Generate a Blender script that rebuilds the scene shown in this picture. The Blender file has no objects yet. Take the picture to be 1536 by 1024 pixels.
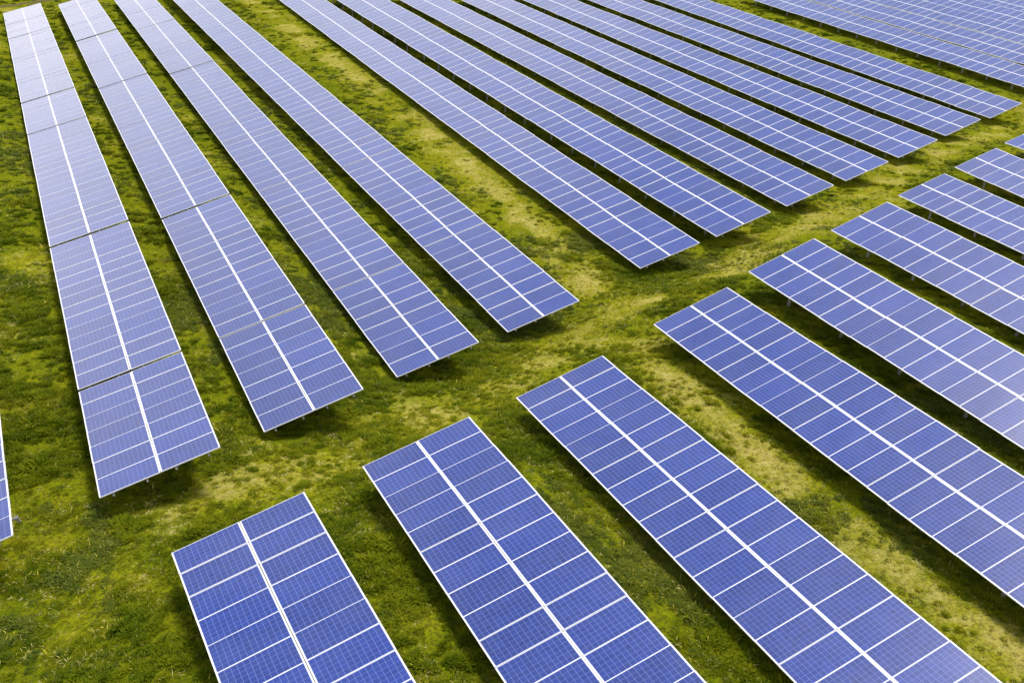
import bpy, bmesh, math, random
import numpy as np
from mathutils import Matrix, Vector
random.seed(7)
RNG = np.random.default_rng(11)
scene = bpy.context.scene
COL = scene.collection
R = math.radians

# ------------------------------------------------------------------ helpers
def link(o, parent=None):
    COL.objects.link(o)
    if parent: o.parent = parent
    return o

def tag(o, label=None, cat=None, group=None, kind=None):
    if label: o['label'] = label
    if cat: o['category'] = cat
    if group: o['group'] = group
    if kind: o['kind'] = kind
    return o

def mesh_from(name, verts, faces, mat, smooth=False):
    me = bpy.data.meshes.new(name)
    me.from_pydata([tuple(v) for v in verts], [], faces)
    if mat: me.materials.append(mat)
    if smooth:
        for p in me.polygons: p.use_smooth = True
    me.update()
    return me

class MB:
    """collects boxes and bars into one mesh"""
    def __init__(self): self.bm = bmesh.new()
    def box(self, x0, x1, y0, y1, z0, z1, M=None):
        vs = [self.bm.verts.new((x, y, z)) for z in (z0, z1) for (x, y) in ((x0, y0), (x1, y0), (x1, y1), (x0, y1))]
        if M is not None:
            for v in vs: v.co = M @ v.co
        for f in ((3, 2, 1, 0), (4, 5, 6, 7), (0, 1, 5, 4), (1, 2, 6, 5), (2, 3, 7, 6), (3, 0, 4, 7)):
            self.bm.faces.new([vs[i] for i in f])
        return self
    def bar(self, a, b, w, h):
        a, b = Vector(a), Vector(b); d = b - a; L = d.length
        M = Matrix.Translation(a) @ d.to_track_quat('Z', 'Y').to_matrix().to_4x4()
        return self.box(-w/2, w/2, -h/2, h/2, 0, L, M)
    def cyl(self, a, b, r, n=10):
        a, b = Vector(a), Vector(b); d = b - a
        M = Matrix.Translation((a + b)/2) @ d.to_track_quat('Z', 'Y').to_matrix().to_4x4()
        bmesh.ops.create_cone(self.bm, cap_ends=True, segments=n, radius1=r, radius2=r, depth=d.length, matrix=M)
        return self
    def mesh(self, name, mat, bevel=0):
        if bevel:
            bmesh.ops.bevel(self.bm, geom=self.bm.edges[:], offset=bevel, segments=1, affect='EDGES')
        me = bpy.data.meshes.new(name); self.bm.to_mesh(me); self.bm.free()
        if mat: me.materials.append(mat)
        return me

def new_mat(name):
    m = bpy.data.materials.new(name); m.use_nodes = True
    nt = m.node_tree; nt.nodes.clear()
    out = nt.nodes.new('ShaderNodeOutputMaterial'); b = nt.nodes.new('ShaderNodeBsdfPrincipled')
    nt.links.new(b.outputs[0], out.inputs[0])
    return m, nt, b

def nd(nt, typ, ins=None, **kw):
    n = nt.nodes.new(typ)
    for k, v in kw.items(): setattr(n, k, v)
    for k, v in (ins or {}).items():
        if isinstance(v, bpy.types.NodeSocket): nt.links.new(v, n.inputs[k])
        else: n.inputs[k].default_value = v
    return n

def mth(nt, op, a, b=None, c=None, clamp=False):
    n = nt.nodes.new('ShaderNodeMath'); n.operation = op; n.use_clamp = clamp
    for i, v in enumerate((a, b, c)):
        if v is None: continue
        if isinstance(v, bpy.types.NodeSocket): nt.links.new(v, n.inputs[i])
        else: n.inputs[i].default_value = v
    return n.outputs[0]

def mix(nt, f, a, b):
    n = nt.nodes.new('ShaderNodeMix'); n.data_type = 'RGBA'
    for i, v in ((0, f), (6, a), (7, b)):
        if isinstance(v, bpy.types.NodeSocket): nt.links.new(v, n.inputs[i])
        else: n.inputs[i].default_value = v if i == 0 else (*v, 1)
    return n.outputs[2]

def ramp(nt, f, stops):
    n = nt.nodes.new('ShaderNodeValToRGB'); nt.links.new(f, n.inputs[0])
    e = n.color_ramp.elements
    while len(e) < len(stops): e.new(.5)
    for i, (p, c) in enumerate(stops):
        e[i].position = p; e[i].color = (*c, 1)
    return n.outputs[0]

# ------------------------------------------------------------------ measurements (metres)
CAM_H = 21.147
HL = 0.951            # clearance of the low edge
W = 3.951             # slope length: two modules high
MX, MY = 1.9665, 0.993 # one module
#        x0       y0       z        yaw      slope    tilt   of the low-edge corner at the grass track
REAR = [
 (-4.9861, 26.9672, -0.0285, -0.0108, 0.0041, 0.3089),
 (1.2492, 29.2411, 0.3428, 0.0073, -0.0252, 0.2823),
 (7.1871, 32.4568, -0.3275, 0.0056, -0.015, 0.2945),
 (13.8661, 36.6436, -1.3511, 0.0022, -0.0047, 0.2862),
 (20.4144, 39.3139, -1.3939, -0.0044, 0.0044, 0.2945),
 (30.9624, 44.2834, -1.359, 0.0105, 0.0095, 0.2965),
 (37.0687, 45.7439, -0.6423, -0.0138, 0.0219, 0.3092),
 (46.258, 50.4494, -1.1545, -0.01, 0.0173, 0.2988),
 (54.1836, 53.5987, -0.9826, -0.0106, 0.0172, 0.2988),
 (62.4184, 56.8655, -0.7787, -0.0124, 0.0173, 0.3094),
 (71.8368, 61.0467, -0.7101, -0.0148, 0.0184, 0.3112),
 (82.2782, 65.5289, -0.8385, -0.0175, 0.0226, 0.3136)]
FRONT = [
 (2.6924, 24.2671, 1.4624, -0.0393, -0.0102, 0.2679),
 (9.1538, 27.1507, 1.1147, -0.0151, -0.0249, 0.288),
 (16.5927, 30.8031, 0.3443, 0.0045, -0.0372, 0.3156),
 (25.0026, 34.1432, 0.7453, 0.034, -0.033, 0.3583),
 (31.5447, 36.1005, 1.7309, -0.0059, 0.0168, 0.3466),
 (40.5455, 40.3838, 1.4401, 0.0008, 0.0157, 0.3503),
 (52.8103, 47.3902, 0.128, 0.0011, 0.0172, 0.3164),
 (62.7033, 51.7669, 0.0494, -0.0002, 0.043, 0.3198),
 (71.6855, 55.1472, 0.3891, 0.0045, 0.0, 0.3089)]
FAR = [
 (92.079, 33.2153, -0.3765, 0.0044, 0.0233, 0.2885),
 (101.02, 32.653, -0.1709, 0.0018, 0.0231, 0.3034),
 (110.4839, 31.5038, 0.0301, 0.0013, 0.0223, 0.3089),
 (118.9, 31.6532, 0.0091, 0.0016, 0.0275, 0.3089),
 (127.6, 31.7, 0.02, 0.0016, 0.0285, 0.3089)]

# ------------------------------------------------------------------ terrain
SMP = []
for rows, s0, s1, sg in ((REAR, 0, 105, 1), (FRONT, 0, 26, -1), (FAR, 0, 90, 1)):
    for t in rows:
        for s in np.arange(s0, s1, 5.0):
            SMP.append((t[0] + math.sin(t[3])*s*sg + 1.85, t[1] + s*sg, t[2] + math.tan(t[4])*s*sg + .22))
SMP = np.array(SMP)

def vnoise(x, y, seed=0):
    """value noise in 0..1, vectorised"""
    xi = np.floor(x).astype(np.int64); yi = np.floor(y).astype(np.int64)
    fx = x - xi; fy = y - yi
    fx = fx*fx*(3 - 2*fx); fy = fy*fy*(3 - 2*fy)
    def h(a, b):
        n = (a*374761393 + b*668265263 + seed*982451653) & 0x7fffffff
        n = ((n ^ (n >> 13))*1274126177) & 0x7fffffff
        return ((n ^ (n >> 16)) & 0xffff)/65535.0
    return (h(xi, yi)*(1-fx) + h(xi+1, yi)*fx)*(1-fy) + (h(xi, yi+1)*(1-fx) + h(xi+1, yi+1)*fx)*fy

def fbm(x, y, sc, seed, octv=3):
    a, tot, w = 1.0, 0.0, 0.0
    for k in range(octv):
        tot = tot + a*vnoise(x/sc*2**k, y/sc*2**k, seed + k); w += a; a *= .5
    return tot/w

GX0, GY0, GS = -60.0, -20.0, 2.0
gnx, gny = 125, 110
_gx, _gy = np.meshgrid(GX0 + GS*np.arange(gnx), GY0 + GS*np.arange(gny))
_num = np.zeros(_gx.shape); _den = np.zeros(_gx.shape)
for sx, sy, sz in SMP:
    d2 = (_gx - sx)**2 + (_gy - sy)**2
    w = np.exp(-d2/24.0) + 1e-6/(1 + d2)
    _num += w*sz; _den += w
_GZ = _num/_den

def base_z(x, y):
    x = np.asarray(x, float); y = np.asarray(y, float)
    u = np.clip((x - GX0)/GS, 0, gnx - 1.001); v = np.clip((y - GY0)/GS, 0, gny - 1.001)
    i = u.astype(int); j = v.astype(int); fu = u - i; fv = v - j
    return (_GZ[j, i]*(1-fu) + _GZ[j, i+1]*fu)*(1-fv) + (_GZ[j+1, i]*(1-fu) + _GZ[j+1, i+1]*fu)*fv

def ground_z(x, y):
    x = np.asarray(x, float); y = np.asarray(y, float)
    near = np.clip(1 - (np.abs(x - 50) - 120)/60, 0, 1)*np.clip(1 - (np.abs(y - 60) - 120)/60, 0, 1)
    return base_z(x, y) + near*(.16*(fbm(x, y, 3.1, 3) - .5) + .13*(fbm(x, y, .9, 9, 2) - .5))

# lanes where the turf is worn: polylines with a half width and strength
LANES = [
 ([(29.4, 140), (29.6, 102), (30.0, 89), (30.0, 74), (29.5, 63), (28.6, 53), (27.6, 44)], 1.0, 1.0),
 ([(4.2, 28.6), (5.3, 29.6), (7.9, 29.6), (12.9, 32.2), (17.3, 34.3), (23.1, 37.1), (27.4, 39.2), (31.9, 40.5), (40.5, 44.6), (48.8, 48.9), (66.5, 57.8), (82.5, 63.8), (95, 70)], 1.1, .85),
 ([(24.3, 35.5), (23.7, 28.0), (23.5, 24.8), (23.3, 19.6), (23.5, 14.9), (23.5, 4)], .75, 1.0),
 ([(1.83, 131.5), (8.1, 136.0), (30, 150)], 1.2, .8),
 ([(88.7, 140), (88.4, 60)], 1.0, .55)]

def wear(x, y):
    best = np.zeros(np.shape(x))
    for pts, hw, st in LANES:
        d = np.full(np.shape(x), 1e9)
        for (ax, ay), (bx, by) in zip(pts[:-1], pts[1:]):
            vx, vy = bx - ax, by - ay
            t = np.clip(((x - ax)*vx + (y - ay)*vy)/(vx*vx + vy*vy), 0, 1)
            d = np.minimum(d, np.hypot(x - ax - t*vx, y - ay - t*vy))
        best = np.maximum(best, st*np.exp(-(d/(1.75*hw))**2))
    n = fbm(x, y, 2.3, 21, 3)
    w = best*np.clip((n - .22)/.34, .25, 1)
    spots = np.clip((fbm(x, y, 3.4, 55, 3) - .60)/.14, 0, 1)*.5
    return np.clip(np.maximum(w, spots), 0, 1)

# ------------------------------------------------------------------ materials
def mat_cells():
    m, nt, b = new_mat('blue polycrystalline cells')
    tc = nd(nt, 'ShaderNodeTexCoord'); sep = nd(nt, 'ShaderNodeSeparateXYZ', {0: tc.outputs['Object']})
    x, y = sep.outputs[0], sep.outputs[1]
    def grid(c, off, pitch, half):
        f = mth(nt, 'FRACT', mth(nt, 'DIVIDE', mth(nt, 'SUBTRACT', c, off), pitch))
        d = mth(nt, 'MULTIPLY', mth(nt, 'MINIMUM', f, mth(nt, 'SUBTRACT', 1.0, f)), pitch)
        return mth(nt, 'LESS_THAN', d, half)
    px = (MX - .10)/12; py = (MY - .05)/6
    gx = grid(x, .05, px, .0062); gy = grid(y, .025, py, .0055)
    bus = grid(y, .025 + py/6, py/3, .0011)
    ln = mth(nt, 'MAXIMUM', mth(nt, 'MULTIPLY', gx, .34), mth(nt, 'MULTIPLY', gy, .27))
    ln = mth(nt, 'MAXIMUM', ln, mth(nt, 'MULTIPLY', bus, .2))
    # each cell of a module has its own crystal shade
    oi = nd(nt, 'ShaderNodeObjectInfo')
    ix = mth(nt, 'FLOOR', mth(nt, 'DIVIDE', mth(nt, 'SUBTRACT', x, .05), px))
    iy = mth(nt, 'FLOOR', mth(nt, 'DIVIDE', mth(nt, 'SUBTRACT', y, .025), py))
    cv = nd(nt, 'ShaderNodeCombineXYZ', {0: ix, 1: iy, 2: mth(nt, 'MULTIPLY', oi.outputs['Random'], 517.0)})
    wn = nd(nt, 'ShaderNodeTexWhiteNoise', {'Vector': cv.outputs[0]}, noise_dimensions='3D')
    cc = nd(nt, 'ShaderNodeVectorMath', {0: tc.outputs['Object'], 1: cv.outputs[0]}, operation='ADD')
    vo = nd(nt, 'ShaderNodeTexVoronoi', {'Vector': cc.outputs[0], 'Scale': 26.0})
    v = mth(nt, 'ADD', mth(nt, 'MULTIPLY', wn.outputs['Value'], .36), mth(nt, 'MULTIPLY', nd(nt, 'ShaderNodeSeparateColor', {0: vo.outputs['Color']}).outputs[0], .30))
    v = mth(nt, 'ADD', v, mth(nt, 'MULTIPLY', oi.outputs['Random'], .34))
    base = ramp(nt, v, [(0.0, CELL_A), (1.0, CELL_B)])
    col = mix(nt, ln, base, (.30, .38, .85))
    # thin uneven dust on the glass
    geo = nd(nt, 'ShaderNodeNewGeometry')
    dn = nd(nt, 'ShaderNodeTexNoise', {'Vector': geo.outputs['Position'], 'Scale': .55, 'Detail': 6.0, 'Roughness': .65})
    dust = mth(nt, 'MULTIPLY', mth(nt, 'SUBTRACT', dn.outputs[0], .40, clamp=True), .11)
    col = mix(nt, dust, col, (.50, .50, .58))
    nt.links.new(col, b.inputs['Base Color'])
    b.inputs['Roughness'].default_value = .35
    b.inputs['Specular IOR Level'].default_value = .3
    b.inputs['Coat Weight'].default_value = 1.0
    nt.links.new(mth(nt, 'ADD', mth(nt, 'MULTIPLY', dn.outputs[0], .14), .10), b.inputs['Coat Roughness'])
    b.inputs['Coat IOR'].default_value = 1.5
    return m

def mat_metal(name, col, rough, metal, var=.1):
    m, nt, b = new_mat(name)
    geo = nd(nt, 'ShaderNodeNewGeometry')
    n = nd(nt, 'ShaderNodeTexNoise', {'Vector': geo.outputs['Position'], 'Scale': 7.0, 'Detail': 4.0})
    c = ramp(nt, n.outputs[0], [(.3, tuple(c*(1-var) for c in col)), (.7, tuple(min(1, c*(1+var)) for c in col))])
    nt.links.new(c, b.inputs['Base Color'])
    b.inputs['Roughness'].default_value = rough; b.inputs['Metallic'].default_value = metal
    return m

CELL_A = (.003, .018, .145); CELL_B = (.013, .044, .295)
M_CELL = mat_cells()
M_FRAME = mat_metal('pale anodised aluminium', (.80, .80, .83), .35, .0, .04)
M_STEEL = mat_metal('galvanised steel', (.27, .27, .26), .55, .2, .25)
M_BACK = mat_metal('white backsheet', (.55, .55, .54), .6, 0, .06)

GREEN_A = (.084, .128, .002); GREEN_B = (.190, .220, .004); GREEN_C = (.300, .295, .010); STRAW = (.58, .50, .17)

def turf_color(nt, extra=None, dry=None):
    """colour drifts of the turf over metres, from world position"""
    geo = nd(nt, 'ShaderNodeNewGeometry'); P = geo.outputs['Position']
    n1 = nd(nt, 'ShaderNodeTexNoise', {'Vector': P, 'Scale': .33, 'Detail': 4.0, 'Roughness': .6}).outputs[0]
    n2 = nd(nt, 'ShaderNodeTexNoise', {'Vector': P, 'Scale': 1.9, 'Detail': 3.0, 'Roughness': .6}).outputs[0]
    v = mth(nt, 'ADD', mth(nt, 'MULTIPLY', n1, .55), mth(nt, 'MULTIPLY', n2, .45))
    if extra is not None: v = mth(nt, 'ADD', v, extra)
    if dry is not None: v = mth(nt, 'ADD', v, mth(nt, 'SUBTRACT', mth(nt, 'MULTIPLY', dry, .24), .032))
    return P, ramp(nt, v, [(.32, GREEN_A), (.49, GREEN_B), (.66, GREEN_C), (.82, (.46, .39, .085))])

def mat_ground():
    m, nt, b = new_mat('turf with bare earth')
    at = nd(nt, 'ShaderNodeAttribute', attribute_name='wear')
    P, col = turf_color(nt, None, at.outputs['Fac'])
    fine = nd(nt, 'ShaderNodeTexNoise', {'Vector': P, 'Scale': 9.0, 'Detail': 8.0, 'Roughness': .72}).outputs[0]
    dark = nd(nt, 'ShaderNodeMix', {0: ramp(nt, fine, [(.36, (0, 0, 0)), (.58, (1, 1, 1))]), 6: (.070, .068, .010, 1)}, data_type='RGBA')
    nt.links.new(col, dark.inputs[7])
    soil_n = nd(nt, 'ShaderNodeTexNoise', {'Vector': P, 'Scale': 3.0, 'Detail': 8.0, 'Roughness': .7}).outputs[0]
    soil = ramp(nt, soil_n, [(.30, (.22, .19, .03)), (.48, (.40, .345, .085)), (.66, (.52, .44, .165))])
    patch = nd(nt, 'ShaderNodeTexNoise', {'Vector': P, 'Scale': .75, 'Detail': 7.0, 'Roughness': .68}).outputs[0]
    w = mth(nt, 'ADD', mth(nt, 'MULTIPLY', at.outputs['Fac'], .55), mth(nt, 'MULTIPLY', mth(nt, 'SUBTRACT', patch, .5), 1.7))
    w = mth(nt, 'ADD', w, mth(nt, 'MULTIPLY', mth(nt, 'SUBTRACT', fine, .5), .7))
    w = nd(nt, 'ShaderNodeMapRange', {0: w, 1: .26, 2: .98}).outputs[0]
    nt.links.new(mix(nt, w, dark.outputs[2], soil), b.inputs['Base Color'])
    b.inputs['Roughness'].default_value = .95; b.inputs['Specular IOR Level'].default_value = .0
    bp = nd(nt, 'ShaderNodeBump', {'Height': fine, 'Strength': .9, 'Distance': .09})
    nt.links.new(bp.outputs[0], b.inputs['Normal'])
    return m

def mat_grass(name, shift, tint=None):
    m, nt, b = new_mat(name)
    oi = nd(nt, 'ShaderNodeObjectInfo')
    P, col = turf_color(nt, mth(nt, 'ADD', mth(nt, 'MULTIPLY', mth(nt, 'SUBTRACT', oi.outputs['Random'], .5), .16), shift), nd(nt, 'ShaderNodeAttribute', attribute_name='dry', attribute_type='INSTANCER').outputs['Fac'])
    if tint: col = mix(nt, tint[0], col, tint[1])
    nt.links.new(col, b.inputs['Base Color'])
    b.inputs['Roughness'].default_value = .7; b.inputs['Specular IOR Level'].default_value = .06
    tr = nd(nt, 'ShaderNodeBsdfTranslucent'); nt.links.new(col, tr.inputs[0])
    ms = nd(nt, 'ShaderNodeMixShader', {0: .3}); nt.links.new(b.outputs[0], ms.inputs[1]); nt.links.new(tr.outputs[0], ms.inputs[2])
    nt.links.new(ms.outputs[0], [n for n in nt.nodes if n.type == 'OUTPUT_MATERIAL'][0].inputs[0])
    return m

def flat_mat(name, col, rough=.8):
    m, nt, b = new_mat(name)
    geo = nd(nt, 'ShaderNodeNewGeometry')
    n = nd(nt, 'ShaderNodeTexNoise', {'Vector': geo.outputs['Position'], 'Scale': 14.0, 'Detail': 3.0})
    nt.links.new(ramp(nt, n.outputs[0], [(.3, tuple(c*.8 for c in col)), (.7, tuple(min(1, c*1.2) for c in col))]), b.inputs['Base Color'])
    b.inputs['Roughness'].default_value = rough
    return m

M_GROUND = mat_ground()
M_G1 = mat_grass('grass blades', .0)
M_G2 = mat_grass('lush grass', -.07)
M_G3 = mat_grass('yellow green grass', .09)
M_G4 = mat_grass('grey green weed', -.02, (.45, (.085, .12, .035)))
M_DRY = flat_mat('dry straw', STRAW)
M_STONE = flat_mat('pale stone', (.38, .33, .2))
M_FLOWER = flat_mat('yellow flower', (.62, .5, .06))

# ------------------------------------------------------------------ ground sheet, out to the horizon
def axis(lo, hi, step, far):
    a = list(np.arange(lo, hi + 1e-6, step)); d = step; x = a[-1]; up = []
    while x < far: d *= 1.35; x += d; up.append(x)
    d = step; x = a[0]; dn = []
    while x > -far: d *= 1.35; x -= d; dn.append(x)
    return np.array(dn[::-1] + a + up)
ax_x = axis(-14, 135, .36, 3500); ax_y = axis(6, 145, .36, 3500)
gx, gy = np.meshgrid(ax_x, ax_y)
gzv = ground_z(gx, gy)
nx, ny = len(ax_x), len(ax_y)
co = np.stack([gx, gy, gzv], -1).reshape(-1, 3)
ii = (np.arange(ny-1)[:, None]*nx + np.arange(nx-1)[None, :]).ravel()
quads = np.stack([ii, ii+1, ii+1+nx, ii+nx], 1)
me = bpy.data.meshes.new('ground')
me.vertices.add(len(co)); me.vertices.foreach_set('co', co.ravel())
me.loops.add(quads.size); me.loops.foreach_set('vertex_index', quads.ravel().astype(np.int32))
me.polygons.add(len(quads)); me.polygons.foreach_set('loop_start', np.arange(0, quads.size, 4, dtype=np.int32))
me.polygons.foreach_set('use_smooth', np.ones(len(quads), dtype=bool))
me.update(calc_edges=True)
at = me.attributes.new('wear', 'FLOAT', 'POINT')
at.data.foreach_set('value', wear(gx, gy).ravel().astype(np.float32))
me.materials.append(M_GROUND)
g = link(bpy.data.objects.new('ground', me)); tag(g, kind='structure')

# ------------------------------------------------------------------ one module: laminate + frame
FE, FS, FD = .042, .015, .036      # frame face widths (ends / sides), depth
panel_me = MB().box(.012, MX-.012, .008, MY-.008, -.004, 0).mesh('solar_panel', M_CELL)
panel_me.materials.append(M_BACK)
for p in panel_me.polygons:
    if p.normal.z < .5: p.material_index = 1
fb = MB()
fb.box(0, FE, 0, MY, -FD, .003).box(MX-FE, MX, 0, MY, -FD, .003)
fb.box(FE, MX-FE, 0, FS, -FD, .0025).box(FE, MX-FE, MY-FS, MY, -FD, .0025)
frame_me = fb.mesh('frame', M_FRAME)

def unit_bar(name, mat, w, h):      # 1 m bar along +Z
    return MB().box(-w/2, w/2, -h/2, h/2, 0, 1).mesh(name, mat)
post_me = MB().box(-.045, .045, -.06, .06, -1, 0).mesh('post', M_STEEL)
head_me = MB().box(-.085, .085, -.07, .07, -.15, .0).mesh('post_cap', M_STEEL, .02)
brace_me = unit_bar('brace', M_STEEL, .045, .045)
rafter_me = MB().box(.25, W-.25, -.04, .04, -.228, -.138).mesh('rafter', M_STEEL)
PURLIN_X = (.42, 1.50, 2.45, 3.53)
purlin_cache = {}
def purlin_mesh(n):
    if n not in purlin_cache:
        L = n
        purlin_cache[n] = MB().box(-.032, .032, -.055, L + .045, -.136, -.074).mesh('purlin', M_STEEL)
    return purlin_cache[n]

def make_array(t, s0, n, sg, label, cat='solar array', group=None, ml=1.0):
    """a table of 2 x n modules; local X up the slope, Y along the row, Z off the glass"""
    x0, y0, z0, psi, sl, tilt = t
    d = Vector((math.sin(psi), math.cos(psi), math.tan(sl))); d.normalize()
    c = Vector((math.cos(tilt)*math.cos(psi), -math.cos(tilt)*math.sin(psi), math.sin(tilt)))
    c = (c - d*c.dot(d)).normalized()
    nrm = c.cross(d)
    ln = n*ml; start = s0 if sg > 0 else -(s0 + ln)
    org = Vector((x0, y0, z0 + HL)) + d*start
    M = Matrix((( c.x, d.x, nrm.x, org.x), (c.y, d.y, nrm.y, org.y), (c.z, d.z, nrm.z, org.z), (0, 0, 0, 1)))
    base = org + c*(W/2) + d*(ln/2); base.z = float(ground_z(base.x, base.y))
    root = link(bpy.data.objects.new('solar_array', None)); root.empty_display_size = .5
    root.location = base
    tag(root, label, cat, group)
    inv = Matrix.Translation(base).inverted()
    def put(name, data, mat, parent=root):
        o = bpy.data.objects.new(name, data); link(o, parent); o.matrix_local = mat
        return o
    ph0 = random.uniform(0, 6.28)
    for k in range(n):
        for j in range(2):
            jx = j*(MX + (W - 2*MX))
            rx, ry = random.gauss(0, .0022), random.gauss(0, .0022)
            wav = .018*math.sin((s0 + k*ml)*.55 + ph0) + .012*math.sin((s0 + k*ml)*1.3 + 2*ph0)
            L = Matrix.Translation((jx + random.gauss(0, .0015), k*ml + .004, wav + random.gauss(0, .0015))) @ Matrix.Rotation(rx, 4, 'X') @ Matrix.Rotation(ry, 4, 'Y') @ Matrix.Diagonal((1, ml, 1, 1))
            p = put('solar_panel', panel_me, inv @ M @ L)
            put('frame', frame_me, Matrix.Identity(4), p)
    for px_ in PURLIN_X:
        put('purlin', purlin_mesh(round(ln, 2)), inv @ M @ Matrix.Translation((px_, 0, 0)))
    kk = max(2, int(round((ln - 4.4)/3.4)) + 1)
    for q in range(kk):
        yy = 2.2 + (ln - 4.4)*q/(kk - 1)
        put('rafter', rafter_me, inv @ M @ Matrix.Translation((0, yy, 0)))
        for xx in (.85, 2.75):
            top = M @ Vector((xx, yy, -.23))
            gz = float(ground_z(top.x, top.y)) - .35
            h = max(.3, top.z - gz)
            p = put('post', post_me, inv @ Matrix.Translation(top) @ Matrix.Diagonal((1, 1, h, 1)))
            put('post_cap', head_me, Matrix.Diagonal((1, 1, 1/h, 1)), p)
        a = M @ Vector((2.05, yy, -.23)); tp = M @ Vector((2.75, yy, -.23))
        b = Vector((tp.x, tp.y, tp.z - .95))
        v = a - b
        put('brace', brace_me, inv @ Matrix.Translation(b) @ v.to_track_quat('Z', 'Y').to_matrix().to_4x4() @ Matrix.Diagonal((1, 1, v.length, 1)))
    return root, M

GR = 'solar arrays in the rows beyond the grass track'
GF = 'solar arrays in the front rows'
GT = 'solar arrays across the far lane'
ORD = ['nearest', 'second', 'third', 'fourth', 'fifth', 'sixth', 'seventh']
# rear rows: where the tables of a row butt against each other (modules from the track)
SEAMS = {1: [0, 7.4, 23.1, 36, 45.7, 54.8, 68.4, 82, 98], 2: [0, 8.2, 23.9, 38, 56, 75.9, 98], 3: [0, 9.4, 25.3, 40.2, 58.2, 78.4, 98],
         4: [0, 11, 25.8, 42.5, 57.1, 77.3, 98], 5: [0, 25.0, 44.5, 65, 88], 6: [0, 24.3, 50, 78], 7: [0, 36, 76],
         8: [0, 71.5], 9: [0, 69.6], 10: [0, 66.2], 11: [0, 61.1]}
MLEN = {0: 1.0, 1: 1.12, 2: 1.15, 3: 1.2, 4: 1.23, 5: 1.25, 6: 1.22, 7: 1.3, 8: 1.43, 9: 1.45, 10: 1.47, 11: 1.42}
ROWN = {1: 'leftmost full row', 2: 'second full row from the left', 3: 'third full row from the left',
        4: 'row left of the wide grassy lane', 5: 'first row right of wide grassy lane',
        6: 'second row right of wide grassy lane', 7: 'third row right of wide grassy lane',
        8: 'fourth row right of wide grassy lane', 9: 'fifth row right of wide grassy lane',
        10: 'last but one row before the far lane', 11: 'last row before the far lane'}
GAP = {(1, 23.1): .27, (1, 7.4): .135, (2, 23.9): .23, (2, 75.9): .26, (1, 54.8): .26, (2, 8.2): .06, (6, 24.3): .06, (6, 50): .03, (7, 36): .02}
for i, cuts in SEAMS.items():
    m = len(cuts) - 1
    for k, (a, b) in enumerate(zip(cuts[:-1], cuts[1:])):
        if m == 1: lb = f'long unbroken blue array forming the {ROWN[i]}'
        else:
            w_ = ORD[k] if k < m - 1 else 'farthest'
            lb = f'{w_} blue section' + (' by the grass track,' if k == 0 else ' of the') + f' {ROWN[i]}'
        t = list(REAR[i])
        gp = GAP.get((i, a), .08 if a else 0)
        if a: t[2] += random.gauss(0, .008) + (.03 if gp > .12 else 0); t[5] += random.gauss(0, .0015)   # tables of a row never line up perfectly
        n = round((b - a - gp)/MLEN[i])
        make_array(tuple(t), a + gp, n, 1, lb, group=GR, ml=(b - a - gp)/n)
r0, M0 = make_array(REAR[0], 0, 14, 1, 'blue solar array mostly cut off by the left edge, pale bracket at its corner', group=GR)
# the bracket that sticks out past the high corner of the leftmost table
bk = MB().bar((W-.4, .95, -.14), (W+.15, .95, -.155), .10, .05).bar((W+.10, .92, -.13), (W+.10, 1.0, -.36), .07, .06).mesh('bracket', M_STEEL)
o = link(bpy.data.objects.new('bracket', bk), r0); o.matrix_local = Matrix.Translation(r0.location).inverted() @ M0

FN = ['first front row from the left, shortest one at the bottom', 'second front row from the left', 'third front row, left of the dirt lane',
      'fourth front row, right of the dirt lane', 'fifth front row, second right of the dirt lane', 'sixth front row, third right of the dirt lane',
      'seventh front row, fourth right of the dirt lane', 'eighth front row, last but one at the right edge', 'ninth front row, only its tip inside the right edge']
for t, n, ml, lb in zip(FRONT, (10, 16, 23, 25, 22, 16, 15, 10, 8), (1, 1, .995, .99, 1.01, 1.10, 1.03, 1.2, 1.2), FN):
    make_array(t, 0, n, -1, 'blue solar array forming the ' + lb, group=GF, ml=ml)
TN = ['first row past the far lane at top right', 'second row past the far lane at top right', 'third row past the far lane at top right',
      'fourth row past the far lane at top right', 'farthest row, in the top right corner']
for t, lb in zip(FAR, TN):
    make_array(t, 34, 37, 1, 'pale blue array forming the ' + lb, group=GT, ml=1.36)

# ------------------------------------------------------------------ worn track beyond the far ends of the rows
def strip(name, pts, hw, mat, dz=.03):
    vs, fs = [], []
    P = []
    for (ax, ay), (bx, by) in zip(pts[:-1], pts[1:]):
        n = max(2, int(math.hypot(bx-ax, by-ay)/.5))
        for q in range(n): P.append((ax + (bx-ax)*q/n, ay + (by-ay)*q/n))
    P.append(pts[-1])
    for k, (x, y) in enumerate(P):
        a = P[max(0, k-1)]; b = P[min(len(P)-1, k+1)]
        dx, dy = b[0]-a[0], b[1]-a[1]; L = math.hypot(dx, dy); nx_, ny_ = -dy/L, dx/L
        wv = hw*(.75 + .5*float(vnoise(np.array(k*.31), np.array(.5), 5)))
        for q, e in enumerate((-1, -.35, .35, 1)):
            X, Y = x + nx_*wv*e, y + ny_*wv*e
            vs.append((X, Y, float(ground_z(X, Y)) + (dz if q in (1, 2) else -.02)))
    for k in range(len(P)-1):
        for q in range(3):
            i = k*4 + q; fs.append((i, i+4, i+5, i+1))
    return link(bpy.data.objects.new(name, mesh_from(name, vs, fs, mat, True)))
M_TRACK = flat_mat('dark damp earth', (.085, .062, .012), .95)
tag(strip('dirt_track', [(-25, 116), (1.8, 134.3), (8.1, 138.9), (40, 160)], .38, M_TRACK, .10), kind='structure')

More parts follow.
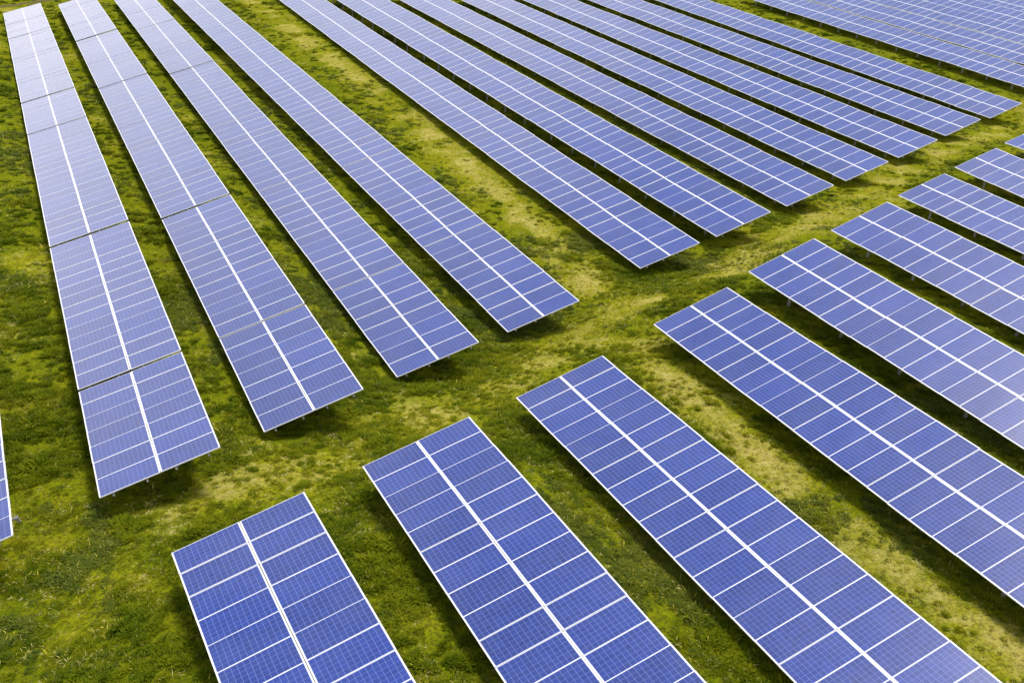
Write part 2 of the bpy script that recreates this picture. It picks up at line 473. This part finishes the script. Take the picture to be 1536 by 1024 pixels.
# ------------------------------------------------------------------ camera
cam = bpy.data.cameras.new('camera'); co_ = link(bpy.data.objects.new('camera', cam)); scene.camera = co_
Rv, Uv, Fv = Vector((.8990071, -.43167688, .07376518)), Vector((.13423006, .43194707, .89185426)), Vector((.41685552, .79188181, -.4462675))
CAM = Vector((0, 0, CAM_H))
co_.matrix_world = Matrix(((Rv.x, Uv.x, -Fv.x, 0), (Rv.y, Uv.y, -Fv.y, 0), (Rv.z, Uv.z, -Fv.z, CAM_H), (0, 0, 0, 1)))
FPX = 1553.45
cam.sensor_width = 36; cam.lens = FPX/1536*36; cam.clip_end = 6000; cam.clip_start = .1

# ------------------------------------------------------------------ grass: tufts scattered by geometry nodes
def tuft(name, mat, nb, rad, h0, h1, bw, lean, extra=None, seed=0, segs=2):
    rg = random.Random(seed); vs, fs, mi = [], [], []
    def blade(x, y, h, w, az, ln, m=0):
        dx, dy = math.cos(az), math.sin(az); nx_, ny_ = -dy*w/2, dx*w/2
        k = len(vs)
        for q in range(segs):
            u = q/segs; o = ln*h*u*u; wv = 1 - .45*u
            vs.append((x + dx*o - nx_*wv, y + dy*o - ny_*wv, h*u*(1 - .25*ln*u))); vs.append((x + dx*o + nx_*wv, y + dy*o + ny_*wv, h*u*(1 - .25*ln*u)))
        vs.append((x + dx*ln*h, y + dy*ln*h, h*(1 - .25*ln)))
        for q in range(segs-1):
            fs.append((k+2*q, k+2*q+1, k+2*q+3, k+2*q+2)); mi.append(m)
        fs.append((k+2*segs-2, k+2*segs-1, k+2*segs)); mi.append(m)
    for _ in range(nb):
        r = rad*math.sqrt(rg.random()); a = rg.random()*6.283
        blade(r*math.cos(a), r*math.sin(a), rg.uniform(h0, h1)*(1.15 - .5*r/rad), bw*rg.uniform(.6, 1.3), a + rg.gauss(0, .9), lean*rg.uniform(.4, 1.5))
    mats = [mat]
    if extra:
        em, en, eh, ew = extra; mats.append(em)
        for _ in range(en):
            r = rad*1.1*math.sqrt(rg.random()); a = rg.random()*6.283
            blade(r*math.cos(a), r*math.sin(a), eh*rg.uniform(.6, 1.3), ew, rg.random()*6.283, rg.uniform(.2, 1.2), 1)
    me = mesh_from(name, vs, fs, mat)
    for m_ in mats[1:]: me.materials.append(m_)
    me.polygons.foreach_set('material_index', mi)
    return bpy.data.objects.new(name, me)     # not linked: only a source for the scatter

SRC = bpy.data.collections.new('tuft_sources')
srcs = [
 tuft('tuft_a', M_G1, 46, .17, .06, .16, .020, .9, None, 1),
 tuft('tuft_b', M_G2, 52, .19, .07, .20, .022, .8, None, 2),
 tuft('tuft_c', M_G3, 44, .18, .05, .13, .018, 1.1, None, 3),
 tuft('tuft_d', M_G1, 40, .20, .05, .15, .020, 1.0, (M_DRY, 3, .15, .018), 4),
 tuft('tuft_e', M_G4, 70, .24, .05, .20, .048, .9, None, 5),
 tuft('tuft_f', M_DRY, 18, .16, .03, .11, .022, 1.5, None, 6),
 tuft('tuft_g', M_G2, 80, .27, .10, .30, .046, .8, None, 7),
 tuft('tuft_h', M_G3, 30, .16, .06, .14, .018, .9, (M_FLOWER, 2, .16, .03), 8)]
for k, o in enumerate(srcs): o.name = f'tuft_{"abcdefgh"[k]}'; SRC.objects.link(o)

def in_view(x, y, z, marg):
    v = np.stack([x - CAM.x, y - CAM.y, z - CAM.z], -1)
    d = v @ np.array(Fv); px = FPX*(v @ np.array(Rv))/d; py = FPX*(v @ np.array(Uv))/d
    return (d > 3) & (np.abs(px) < 768 + marg) & (np.abs(py) < 512 + marg), d

pts = []
for (x0, x1, y0, y1, dens, sc) in ((-12, 40, 8, 52, 70, 1.0), (-12, 70, 52, 90, 15, 1.2), (40, 130, 20, 52, 20, 1.15), (70, 135, 52, 90, 9, 1.3), (-12, 135, 90, 150, 4.5, 1.6)):
    n = int((x1-x0)*(y1-y0)*dens)
    x = RNG.uniform(x0, x1, n); y = RNG.uniform(y0, y1, n); z = ground_z(x, y)
    ok, d = in_view(x, y, z, 160)
    x, y, z = x[ok], y[ok], z[ok]
    wv = wear(x, y)
    trk = np.abs((y - 134.3) - (x - 1.8)*.72)*.81
    x, y, z, wv = [a[trk > .42] for a in (x, y, z, wv)]
    keep = RNG.random(len(x)) > np.clip((wv - .30)*1.1, 0, .75)
    lump = fbm(x, y, 1.5, 77, 3)
    keep &= RNG.random(len(x)) < np.clip(.30 + (lump - .33)*3.2, .12, 1)
    x, y, z, wv, lump = x[keep], y[keep], z[keep], wv[keep], lump[keep]
    # kind: drifts of lush, yellow and weedy grass
    dr = fbm(x, y, 5.0, 31, 2); u = RNG.random(len(x))
    kind = np.where(u < .30, 0, np.where(u < .50, 1, np.where(u < .68, 2, np.where(u < .82, 3, np.where(u < .86, 4, np.where(u < .94, 5, 7))))))
    kind = np.where((dr > .60) & (u < .35), 4, kind)
    kind = np.where((dr < .40) & (u < .28), 6, kind)
    cl2 = fbm(x, y, 1.15, 91, 3)
    kind = np.where((cl2 > .60) & (u < .62) & (wv < .5), np.where(dr > .52, 4, 6), kind)
    kind = np.where((wv > .3) & (u > .62), 5, kind)
    s = sc*(.30 + .56*np.clip(lump, 0, 1))*np.where(RNG.random(len(x)) < .03, 1.7, 1)*RNG.uniform(.65, 1.4, len(x))*(1 - .35*np.clip(wv*1.4, 0, 1))
    pts.append(np.stack([x, y, z - .01, s, RNG.uniform(0, 6.283, len(x)), kind, wv], 1))
pts = np.concatenate(pts)
print('tufts', len(pts))
gm = bpy.data.meshes.new('grass'); gm.vertices.add(len(pts)); gm.vertices.foreach_set('co', pts[:, :3].ravel())
for nm, ci, ty in (('sc', 3, 'FLOAT'), ('rot', 4, 'FLOAT'), ('kind', 5, 'INT'), ('dry', 6, 'FLOAT')):
    a = gm.attributes.new(nm, ty, 'POINT'); a.data.foreach_set('value', pts[:, ci].astype(np.int32 if ty == 'INT' else np.float32))
grass = link(bpy.data.objects.new('grass', gm)); tag(grass, 'rough yellow green meadow grass with weeds and dry stalks between the rows', 'grass', kind='stuff')
ng = bpy.data.node_groups.new('scatter', 'GeometryNodeTree')
ng.interface.new_socket('Geometry', in_out='INPUT', socket_type='NodeSocketGeometry'); ng.interface.new_socket('Geometry', in_out='OUTPUT', socket_type='NodeSocketGeometry')
N = ng.nodes.new
gi, go = N('NodeGroupInput'), N('NodeGroupOutput')
ci = N('GeometryNodeCollectionInfo'); ci.inputs['Collection'].default_value = SRC; ci.inputs['Separate Children'].default_value = True; ci.inputs['Reset Children'].default_value = True
ip = N('GeometryNodeInstanceOnPoints'); ip.inputs['Pick Instance'].default_value = True
def attr(nm, ty):
    a = N('GeometryNodeInputNamedAttribute'); a.data_type = ty; a.inputs['Name'].default_value = nm
    return a.outputs[0]
cx = N('ShaderNodeCombineXYZ'); e2r = N('FunctionNodeEulerToRotation')
L = ng.links.new
L(gi.outputs[0], ip.inputs['Points']); L(ci.outputs[0], ip.inputs['Instance']); L(attr('kind', 'INT'), ip.inputs['Instance Index'])
L(attr('rot', 'FLOAT'), cx.inputs[2]); L(cx.outputs[0], e2r.inputs[0]); L(e2r.outputs[0], ip.inputs['Rotation']); L(attr('sc', 'FLOAT'), ip.inputs['Scale'])
L(ip.outputs[0], go.inputs[0])
md = grass.modifiers.new('scatter', 'NODES'); md.node_group = ng

# ------------------------------------------------------------------ light
SUN_AZ, SUN_EL = R(52), R(68)      # azimuth from +Y towards +X
dv = Vector((math.sin(SUN_AZ)*math.cos(SUN_EL), math.cos(SUN_AZ)*math.cos(SUN_EL), math.sin(SUN_EL)))
sun = bpy.data.lights.new('sun', 'SUN'); so = link(bpy.data.objects.new('sun', sun))
so.rotation_euler = dv.to_track_quat('Z', 'Y').to_euler(); so.location = (0, 0, 60)
sun.energy = 3.8; sun.angle = R(17); sun.color = (1, .95, .84)
w = bpy.data.worlds.new('World'); scene.world = w; w.use_nodes = True
nt = w.node_tree; bg = nt.nodes['Background']
sky = nt.nodes.new('ShaderNodeTexSky'); sky.sky_type = 'NISHITA'; sky.sun_disc = False
sky.sun_elevation = SUN_EL; sky.sun_rotation = SUN_AZ; sky.dust_density = 1.5; sky.air_density = 1.2; sky.ozone_density = 1.0
CLOUD = (0.0, 0.0, 0.0)
tcw = nt.nodes.new('ShaderNodeTexCoord')
mp = nd(nt, 'ShaderNodeMapping', {'Vector': tcw.outputs['Generated'], 'Location': CLOUD})
cl = nd(nt, 'ShaderNodeTexNoise', {'Vector': mp.outputs[0], 'Scale': 2.4, 'Detail': 5.0, 'Roughness': .55}).outputs[0]
sz = nd(nt, 'ShaderNodeSeparateXYZ', {0: tcw.outputs['Generated']}).outputs[2]
low = mth(nt, 'POWER', mth(nt, 'SUBTRACT', 1.0, mth(nt, 'ABSOLUTE', sz), clamp=True), 1.6)
cov = nd(nt, 'ShaderNodeMapRange', {0: mth(nt, 'ADD', cl, mth(nt, 'MULTIPLY', low, .47)), 1: .52, 2: .86}).outputs[0]
nt.links.new(mix(nt, cov, sky.outputs[0], (13.8, 13.4, 13.2)), bg.inputs[0]); bg.inputs[1].default_value = .12
vs = scene.view_settings; vs.view_transform = 'Standard'; vs.look = 'None'; vs.exposure = 0.0; vs.gamma = 1
